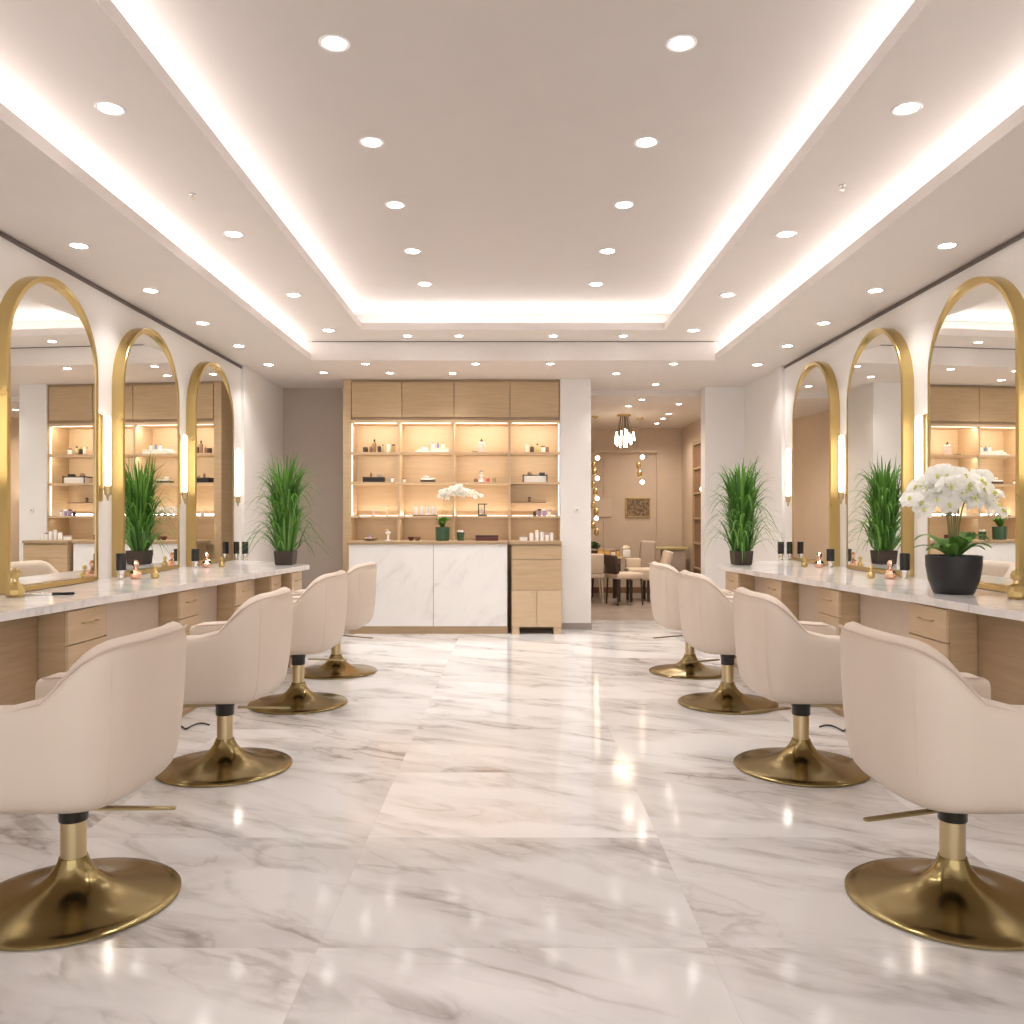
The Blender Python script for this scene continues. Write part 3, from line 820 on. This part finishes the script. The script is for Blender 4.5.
# ------------------------------------------------------------------ shelf items
def bottle(x, y, z, label, h, r, mat='white', cap='black', grp=None, name='bottle'):
    t = thing(name, label, name.replace('_', ' '), (x, y, z), 0, grp)
    MB().lathe([(0, 0), (r*.92, 0), (r, r*.1), (r, h*.68), (r*.8, h*.75), (r*.4, h*.79), (r*.4, h*.82), (0, h*.82)], 18).build('body', M[mat], t)
    MB().lathe([(0, h*.80), (r*.46, h*.80), (r*.46, h*.97), (r*.36, h), (0, h)], 14).build('cap', M[cap], t)
    return t
def jar(x, y, z, label, h, r, mat='white', lid='gold', name='jar', grp=None):
    t = thing(name, label, name.replace('_', ' '), (x, y, z), 0, grp)
    MB().lathe([(0, 0), (r*.9, 0), (r, r*.12), (r, h*.74), (r*.93, h*.78), (0, h*.78)], 20).build('body', M[mat], t)
    MB().lathe([(0, h*.78), (r*.97, h*.78), (r*.97, h*.95), (r*.85, h), (0, h)], 20).build('lid', M[lid], t)
    return t
def bx(x, y, z, label, w, d, h, mat, lid=None, name='box', cat='box', rz=0, grp=None):
    t = thing(name, label, cat, (x, y, z), rz, grp)
    MB().box(-w/2, w/2, -d/2, d/2, 0, h*(.78 if lid else 1), .004).build('body', M[mat], t)
    if lid: MB().box(-w/2-.003, w/2+.003, -d/2-.003, d/2+.003, h*.78, h, .004).build('lid', M[lid], t)
    return t
IY = UF+.16
R1, R2, R3, R4 = rows[1], rows[2], rows[3], 1.055
S = lambda px: X(px, IY)
# row 1
g = 'dark bottles on the top shelf'
for px, h, r, mat, lb in ((365.5, .07, .032, 'dark', 'short wide dark bronze jar at the left end of the top shelf'),):
    jar(S(px), IY, R1, lb, h, r, mat, 'dark')
bottle(S(370.5), IY+.03, R1, 'slim brown bottle beside the dark jar, left bay of top shelf', .10, .018, 'brown', 'gold', g)
bottle(S(374.5), IY, R1, 'tallest dark bottle with pointed black cap, left bay of top shelf', .165, .024, 'brown', 'black', g)
bottle(S(379), IY+.02, R1, 'dark amber bottle right of the tallest bottle, left bay of top shelf', .11, .022, 'dark', 'gold', g)
bottle(S(383), IY-.02, R1, 'slim bronze bottle, last of the dark bottles, left bay of top shelf', .10, .016, 'brassl', 'dark', g)
jar(S(388.5), IY, R1, 'beige ceramic cylinder canister left of its brown twin on top shelf', .105, .024, 'cream', 'cream', 'canister')
jar(S(393.5), IY, R1, 'light brown cylinder canister against the first divider on top shelf', .105, .022, 'brassl', 'brown', 'canister')
t = thing('folded_towels', 'white folded towels sloping beside a tray in second bay of top shelf', 'towels', (S(423), IY, R1))
m = MB()
for i, wd in enumerate((.17, .14, .10)): m.box(-wd/2+.02*i, wd/2, -.09, .09, .022*i, .022*i+.021, .009)
m.build('towel', M['white'], t)
bx(S(440), IY, R1, 'low white box carrying bottles in second bay of top shelf', .22, .15, .055, 'white', 'cream')
for i, (px, c) in enumerate(((433, 'white'), (438, 'blue'), (443, 'cream'))):
    bottle(S(px), IY, R1+.0555, '%s little bottle on the white box on the top shelf' % ('white', 'dusty blue', 'cream')[i], .07, .018, c, 'brown', 'little bottles on the white box')
t = thing('tiered_jar', 'blush and white stacked round jar with black knob on the top shelf', 'jar', (S(481.5), IY, R1))
MB().lathe([(0, 0), (.05, 0), (.055, .01), (.052, .04), (.045, .043), (.05, .05), (.05, .08), (.042, .084), (.045, .09), (.043, .125), (.03, .135), (0, .137)], 24).build('body', M['pink'], t)
MB().lathe([(0, .136), (.024, .137), (.018, .15), (.006, .158), (.009, .17), (0, .175)], 16).build('knob', M['black'], t)
bx(S(475), IY-.08, R1, 'flat dark brown box in front of the blush jar', .07, .05, .014, 'brown')
jar(S(526.5), IY, R1, 'cream round canister at the left of the top right bay', .10, .026, 'cream', 'cream', 'canister')
bottle(S(532), IY, R1, 'dark bottle left of its taller olive neighbour, top right bay', .10, .024, 'dark', 'gold')
bottle(S(537.5), IY+.02, R1, 'olive green bottle in the middle of the top right bay', .115, .024, 'olive', 'dark')
jar(S(543), IY-.02, R1, 'white squat jar with brown lid, top right bay', .085, .026, 'white', 'brown')
bottle(S(547.5), IY+.04, R1, 'brown bottle at the right end of the top right bay', .10, .02, 'brown', 'gold')
# row 2
bx(S(374), IY, R2, 'long black lidded box in the left bay of the second shelf row', .25, .14, .065, 'blackm', 'dark')
bottle(S(371), IY, R2+.0655, 'brown small bottle standing on the long black box', .055, .016, 'brown', 'black')
t = thing('bowl', 'small white bowl standing on the long black box', 'bowl', (S(379), IY, R2+.0655))
MB().lathe([(0, 0), (.015, 0), (.032, .02), (.036, .032), (.033, .032), (.028, .02), (0, .006)], 20).build('bowl_body', M['white'], t)
jar(S(392.5), IY, R2, 'white cup with a dark blue band near the first divider, second row', .065, .02, 'white', 'blue', 'cup')
jar(S(404), IY, R2, 'small white jar with brown lid right of the first divider, second row', .05, .02, 'white', 'brown')
for i, (w_, m_, h_) in enumerate(((.17, 'dark', .03), (.155, 'white', .02))):
    bx(S(428), IY, R2+(.0305 if i else 0), ('dark book at the bottom of the stack in the second bay, second row', 'white book on top of the dark book in the second bay')[i], w_, .13, h_, m_, name='book', cat='book')
t = thing('candle_dish', 'small brass dish with white candles on the stacked books', 'candle', (S(426), IY, R2+.051))
MB().lathe([(0, 0), (.05, 0), (.055, .008), (.05, .008), (0, .004)], 24).build('dish', M['brassl'], t)
for i in (-1, 0, 1): MB().cyl(.009, .005, .03+.008*(i == 0), 12, i*.024, 0).build('candle', M['white'], t)
t = thing('figurine', 'small seated figurine with dark head in the third bay, second row', 'figurine', (S(481.5), IY, R2))
MB().lathe([(0, 0), (.045, 0), (.05, .012), (.035, .03), (.028, .05), (.034, .075), (.022, .095), (.01, .10), (0, .10)], 18).build('body', M['pink'], t)
MB().ball(.02, (0, 0, .12), (1, 1, 1.15)).build('head', M['cream'], t)
MB().ball(.023, (0, .006, .128), (1, 1, .8)).build('hair', M['black'], t)
for px, c, h, lb in ((476, 'brown', .045, 'small brown pot left of the figurine'), (488, 'red', .05, 'small dusty red pot right of the figurine'), (494, 'brassl', .06, 'gold pot at the right of the figurine and red pot')):
    jar(S(px), IY-.03, R2, lb, h, .025, c, c, 'pot')
t = thing('basket', 'white storage basket with black rim and corner posts, second row right bay', 'basket', (S(535), IY, R2))
MB().box(-.135, .135, -.08, .08, .0, .075, .008).build('body', M['white'], t)
m = MB()
m.tube([(-.142, -.087, .082), (.142, -.087, .082), (.142, .087, .082), (-.142, .087, .082)], .006, 6, closed=True)
for a in (-1, 1):
    for b_ in (-1, 1): m.tube([(a*.142, b_*.087, .0), (a*.142, b_*.087, .095)], .006, 6)
m.build('rim', M['black'], t)
t = thing('round_basket_lid', 'brown domed jar standing on the left of the white basket', 'jar', (S(530), IY, R2+.09))
MB().lathe([(0, -.0), (.03, 0), (.034, .012), (.026, .034), (0, .045)], 18).build('dome', M['brown'], t)
bx(S(542), IY, R2+.0905, 'black small pouch box on the right of the white basket', .07, .06, .03, 'black')
# row 3
bottle(S(373), IY, R3, 'clear pink small bottle standing in the left bay of the third row', .08, .024, 'pink', 'white')
bottle(S(386.5), IY+.06, R3, 'slim tall bottle with copper cap in the left bay, third row', .14, .013, 'cream', 'copper')
t = thing('tray', 'thin brown tray under the white candles, third row', 'tray', (S(425.5), IY, R3))
MB().box(-.15, .15, -.07, .07, 0, .014, .004).build('tray_body', M['brown'], t)
for i, px in enumerate((415.5, 421.5, 428, 434.5)):
    o = thing('pillar_candle', 'white pillar candle on the brown tray, %s from left' % ('first', 'second', 'third', 'fourth')[i], 'candle', (S(px), IY, R3+.0145), 0, 'white candles on the tray')
    MB().cyl(.026, 0, .10+.006*(i % 2), 20).build('wax', M['white'], o)
    MB().cyl(.002, .10, .115, 6).build('wick', M['black'], o)
t = thing('picture_stand', 'small dark brown open frame stand in the third bay, third row', 'frame', (S(482.5), IY, R3))
m = MB(); m.box(-.055, -.043, -.03, .03, 0, .15); m.box(-.055, .055, -.03, .03, .138, .15); m.box(.02, .03, -.02, .02, .02, .138); m.box(-.055, .055, -.03, .03, 0, .018); m.build('frame', M['dark'], t, smooth=False)
MB().cyl(.018, .018, .10, 16, -.012, 0).build('vase', M['cream'], t)
jar(S(529.5), UF+.24, Z(501.5)+.0005, 'tiny brown figurine pot on the thin brown ledge', .06, .017, 'brown', 'dark', 'pot')
for i, (px, h, r, c, cp) in enumerate(((534.5, .07, .02, 'dark', 'gold'), (539, .085, .022, 'purple', 'dark'), (544, .08, .022, 'purple', 'white'), (549, .07, .02, 'white', 'purple'))):
    jar(S(px), IY-.08, R3, ('dark jar with gold lid, first in the lilac group, third row', 'lilac jar with dark lid, third row right bay', 'lilac jar with white lid, third row right bay', 'white jar with lilac lid at the right end, third row')[i], h, r, c, cp, grp='lilac jars')
# row 4 (standing on desk top / bottom board)
t = thing('silver_dish', 'low silver dish with small candle at the left end of the desk top', 'dish', (X(370, 9.95), 9.95, dh))
MB().lathe([(0, 0), (.04, 0), (.09, .018), (.1, .03), (.094, .03), (.08, .018), (0, .008)], 28).build('dish_body', M['chrome'], t)
MB().cyl(.014, .008, .07, 16).build('candle', M['purple'], t)
t = thing('pump_dispenser', 'white dispenser with curved spout on the desk top, left bay', 'dispenser', (X(388, 9.95), 9.95, dh))
MB().lathe([(0, 0), (.035, 0), (.038, .006), (.012, .016), (.012, .07), (.03, .085), (.03, .105), (0, .11)], 20).build('body', M['white'], t)
MB().tube([(0, 0, .105), (0, 0, .12), (-.012, 0, .128), (-.04, 0, .122)], .005, 8).build('spout', M['cream'], t)
for px, c, lb in ((411, 'wine', 'left dark wine red bowl on the desk top'), (417.5, 'brown', 'right brown bowl on the desk top')):
    o = thing('bowl', lb, 'bowl', (X(px, 9.95), 9.95, dh))
    MB().lathe([(0, 0), (.018, 0), (.034, .022), (.038, .045), (.034, .045), (.028, .024), (0, .01)], 20).build('bowl_body', M[c], o)
bx(X(487, 9.97), 9.97, dh, 'long low dark wine red box on the desk top under the third bay', .265, .12, .062, 'wine', 'dark')
potB = [(0, 0), (.16, 0), (.175, .01), (.185, .2), (.19, .36), (.18, .36), (.17, .34), (0, .34)]
t = orchid(X(442.5, 9.9), 9.9, dh, 'smaller white orchid in green glass vase on the reception desk', .44, 5, 16, 21, potB, M['green'], .30, .62, .22)
t = thing('small_potted_plant', 'dark green glass cup with white flowers right of the desk orchid', 'plant', (X(460.5, 9.93), 9.93, dh))
MB().lathe([(0, 0), (.036, 0), (.045, .10), (.041, .10), (.038, .09), (0, .09)], 20).build('cup', M['green'], t)
m = MB()
for i in range(7): m.ball(.014, (.025*math.cos(i*.9), .025*math.sin(i*.9), .105+.006*(i % 2)), sub=1)
m.build('flowers', M['petal'], t)
jar(X(523.5, 9.85), 9.85, dh, 'white wide jar with grey lid on the oak cabinet, left of the bottles', .055, .045, 'white', 'taupe')
for i, (px, h, r, cp) in enumerate(((531.5, .09, .024, 'white'), (537, .125, .020, 'cream'), (542, .105, .022, 'white'), (547, .09, .022, 'purple'), (551.5, .095, .02, 'cream'))):
    jar(X(px, 9.85), 9.85, dh, 'white cosmetics bottle on the oak cabinet, %s from the left' % ('first', 'second', 'third', 'fourth', 'fifth')[i], h, r, 'white', cp, 'cosmetics_bottle', 'white cosmetics bottles on the cabinet')
# switch on the column
t = thing('wall_switch', 'small square light switch on the white column', 'switch', (X(577, 10.08), 10.08, Z(510, 10.08)))
MB().box(-.03, .03, -.008, -.0005, -.03, .03, .002).build('switch_plate', M['white'], t); MB().box(-.008, .008, -.011, -.0075, -.012, .012).build('rocker', M['taupe'], t)

# ------------------------------------------------------------------ dining room
DY = 13.5
def dx(px, d=DY): return (px-513)*d/F
# table
t = thing('dining_table', 'pale top dining table with dark legs in the far dining room', 'table', (dx(603), DY+.2, 0))
MB().box(-.52, .30, -.35, .35, .68, .705, .005).build('tabletop', M['oakp'], t)
MB().box(-.48, .27, -.31, .31, .60, .68).build('apron', M['brown'], t, smooth=False)
for a in (-.46, .24):
    for b_ in (-.29, .29): MB().box(a-.025, a+.025, b_-.025, b_+.025, 0, .60).build('leg', M['dark'], t, smooth=False)
def dchair(x, y, rz, label, fab, legm, h=.86, sf=None):
    t = thing('dining_chair', label, 'chair', (x, y, 0), rz, 'dining chairs')
    MB().box(-.22, .22, -.22, .22, .40, .49, .025).build('seat', M[sf or fab], t)
    b = MB().box(-.21, .21, -.03, .03, .0, h-.47, .025).build('backrest', M[fab], t, (0, -.20, .47)); b.rotation_euler = (math.radians(7), 0, 0)
    for a in (-.19, .19):
        for c in (-.19, .19): MB().tube([(a, c, .41), (a*1.08, c*1.08, 0)], [.017, .012], 8).build('leg', M[legm], t)
    return t
dchair(1.17, 13.15, 0, 'oatmeal dining chair with pale metal legs at the left of the table', 'oat', 'chrome', .78)
dchair(1.70, 12.98, math.radians(-72), 'dark backed dining chair with pale seat in front of the table', 'dark', 'dark', .76, 'oat')
dchair(dx(605, 14.1), 14.35, PI, 'taupe dining chair behind the table', 'taupe', 'dark', .8)
t = thing('armchair_bench', 'cream upholstered armchair bench with taupe back right of the table', 'bench', (dx(644), 13.6, 0))
MB().box(-.27, .32, -.28, .25, .34, .52, .03).build('seat', M['oat'], t)
b = MB().box(-.13, .13, -.05, .05, 0, .5, .04).build('backrest', M['taupe'], t, (.10, .27, .45)); b.rotation_euler = (0, math.radians(3), 0)
b = MB().box(-.05, .05, -.25, .22, 0, .38, .03).build('arm', M['oat'], t, (.30, .0, .43)); b.rotation_euler = (0, math.radians(17), 0)
b = MB().box(-.25, .0, -.04, .05, 0, .17, .03).build('low_backrest', M['oat'], t, (.0, .25, .5))
for a in (-.22, .05, .28):
    for c in (-.22, .2): MB().box(a-.02, a+.02, c-.02, c+.02, 0, .35).build('leg', M['dark'], t, smooth=False)
# table items
for i, (px, w_, h_, c) in enumerate(((601, .10, .12, 'amber'), (607, .08, .11, 'amber'), (613, .07, .10, 'cream'), (618, .05, .11, 'amber'))):
    bx(dx(px), DY+.05, .7055, ('wide amber glass box at the left on the dining table', 'second amber glass box on the dining table', 'cream box on the dining table', 'narrow amber box next to the white flower pot')[i], w_, .08, h_, c, 'brown' if i > 1 else 'gold', grp='boxes on the dining table')
t = thing('flower_pot', 'white square flower pot with pale flowers on the dining table', 'plant', (dx(626), DY-.02, .7055))
MB().box(-.06, .06, -.06, .06, 0, .11, .006).build('pot', M['white'], t)
m = MB()
for i in range(12): m.ball(.022, (random.uniform(-.05, .05), random.uniform(-.05, .05), .125+random.uniform(0, .04)), sub=1)
m.build('flowers', M['cream'], t)
t = thing('dark_leaf_plant', 'dark leafy plant in low bowl behind the amber boxes', 'plant', (dx(597), DY+.38, .7055))
MB().lathe([(0, 0), (.06, 0), (.09, .08), (.08, .08), (0, .06)], 20).build('bowl', M['dark'], t)
m = MB()
for i in range(30):
    a = random.uniform(0, 2*PI); r = random.uniform(0, .13)
    m.ball(.035, (r*math.cos(a), r*.8*math.sin(a), .12+random.uniform(0, .1)), (1, 1, .5), 1)
m.build('foliage', M['leafdk'], t)
# sideboard
t = thing('side_table', 'narrow olive gold topped console against the right side of the dining room', 'table', (dx(675, 14.2), 14.4, 0))
MB().box(-.35, .22, -.2, .2, .79, .83, .006).build('tabletop', M['olive'], t)
MB().box(-.18, .18, -.17, .17, 0, .79, .005).build('cabinet_body', M['taupe'], t)
# pictures
t = thing('framed_picture', 'dark brown textured picture in a gold frame on the dining room back wall', 'picture', (dx(638, 14.98), 15.0, Z(507.5, 15)))
m = MB(); hw, hh = .215, .17
m.box(-hw, hw, -.03, -.0005, -hh, -hh+.015); m.box(-hw, hw, -.03, -.0005, hh-.02, hh); m.box(-hw, -hw+.015, -.03, -.0005, -hh, hh); m.box(hw-.015, hw, -.03, -.0005, -hh, hh)
m.build('frame', M['gold'], t, smooth=False)
pm, nt, pb = nmat('dark abstract picture'); vz = nt.nodes.new('ShaderNodeTexVoronoi'); vz.inputs['Scale'].default_value = 22
tcn = nt.nodes.new('ShaderNodeTexCoord'); nt.links.new(tcn.outputs['Object'], vz.inputs['Vector'])
rp = nt.nodes.new('ShaderNodeValToRGB'); rp.color_ramp.elements[0].color = (.03, .015, .008, 1); rp.color_ramp.elements[1].color = (.32, .22, .13, 1); rp.color_ramp.elements[1].position = .8
nt.links.new(vz.outputs['Distance'], rp.inputs[0]); nt.links.new(rp.outputs[0], pb.inputs['Base Color'])
MB().box(-hw+.014, hw-.014, -.02, -.001, -hh+.014, hh-.019).build('canvas', pm, t, smooth=False)
t = thing('wall_panel_picture', 'pale grey framed panel on the dining wall left of the dark picture', 'picture', (dx(603, 14.98), 15.0, Z(508, 15)))
MB().box(-.15, .15, -.02, -.0005, -.16, .16, .004).build('panel', M['oat'], t, smooth=False)
# chandelier
t = thing('chandelier', 'glass tube chandelier glowing at the ceiling of the dining room', 'chandelier', (dx(624, 13), 13.0, 2.90))
MB().lathe([(0, -.03), (.10, -.03), (.11, -.01), (.11, 0), (0, 0)], 28).build('canopy', M['gold'], t)
rn = random.Random(2)
for i in range(16):
    a = i*2.4; r = .03+.11*math.sqrt(i/16); L = rn.uniform(.30, .48)
    o = MB().tube([(r*.5*math.cos(a), r*.5*math.sin(a), -.03), (r*1.2*math.cos(a), r*1.2*math.sin(a), -L)], .003, 6).build('rod', M['dark'], t)
    MB().tube([(r*1.1*math.cos(a), r*1.1*math.sin(a), -L*.72), (r*1.25*math.cos(a), r*1.25*math.sin(a), -L-.03)], .010, 8).build('glass_tube', M['bulb'], o)
def pendant(px, y0, y1, d, label):
    zt = Z(y0, d); zb = Z(y1, d)
    t = thing('pendant_light', label, 'pendant light', (dx(px, d), d, 2.90), 0, 'gold cluster pendants in the dining room')
    MB().tube([(0, 0, -.0), (0, 0, zb-2.90+.02)], .004, 6).build('cord', M['gold'], t)
    MB().lathe([(0, -.02), (.05, -.02), (.05, 0), (0, 0)], 20).build('canopy', M['gold'], t)
    n = max(4, int((zt-zb)/.09))
    for i in range(n):
        z = zt-2.90-(zt-zb)*i/(n-1); a = i*2.2
        if i % 3 == 0: MB().ball(.034, (.04*math.cos(a), .04*math.sin(a), z)).build('glass_globe', M['bulb'], t)
        else: MB().ball(.04, (.035*math.cos(a), .035*math.sin(a), z), (1, 1, 1.5)).build('gold_shell', M['gold'], t)
pendant(595, 458, 532, 13.2, 'long gold cluster pendant beside the white column, left one')
pendant(640, 457, 482, 13.4, 'short gold cluster pendant above the dark picture, right one')
# tall wooden display on the right wall of the dining room
t = thing('display_cabinet', 'tall narrow brown wood display frame on the right dining room wall', 'cabinet', (2.98, 13.35, 0))
m = MB(); m.box(-.06, -.001, -.5, -.44, 0, 2.55); m.box(-.06, -.001, .44, .5, 0, 2.55); m.box(-.06, -.001, -.44, .44, 2.49, 2.55); m.build('frame', M['oakd'], t, smooth=False)
MB().box(-.03, -.001, -.44, .44, 0, 2.49).build('back_panel', M['brown'], t, smooth=False)
for z in (.5, .9, 1.3, 1.7, 2.1): MB().box(-.055, -.03, -.44, .44, z, z+.03).build('shelf', M['oakd'], t, smooth=False)
t = thing('globe_wall_lamp', 'small glowing globe wall lamp on the display frame in the dining room', 'wall lamp', (2.92, 12.87, Z(492, 13)))
MB().tube([(0, 0, -.05), (-.045, 0, -.05), (-.045, 0, 0)], .006, 8).build('arm', M['gold'], t)
MB().ball(.045, (-.045, 0, .04)).build('globe', M['bulb'], t)
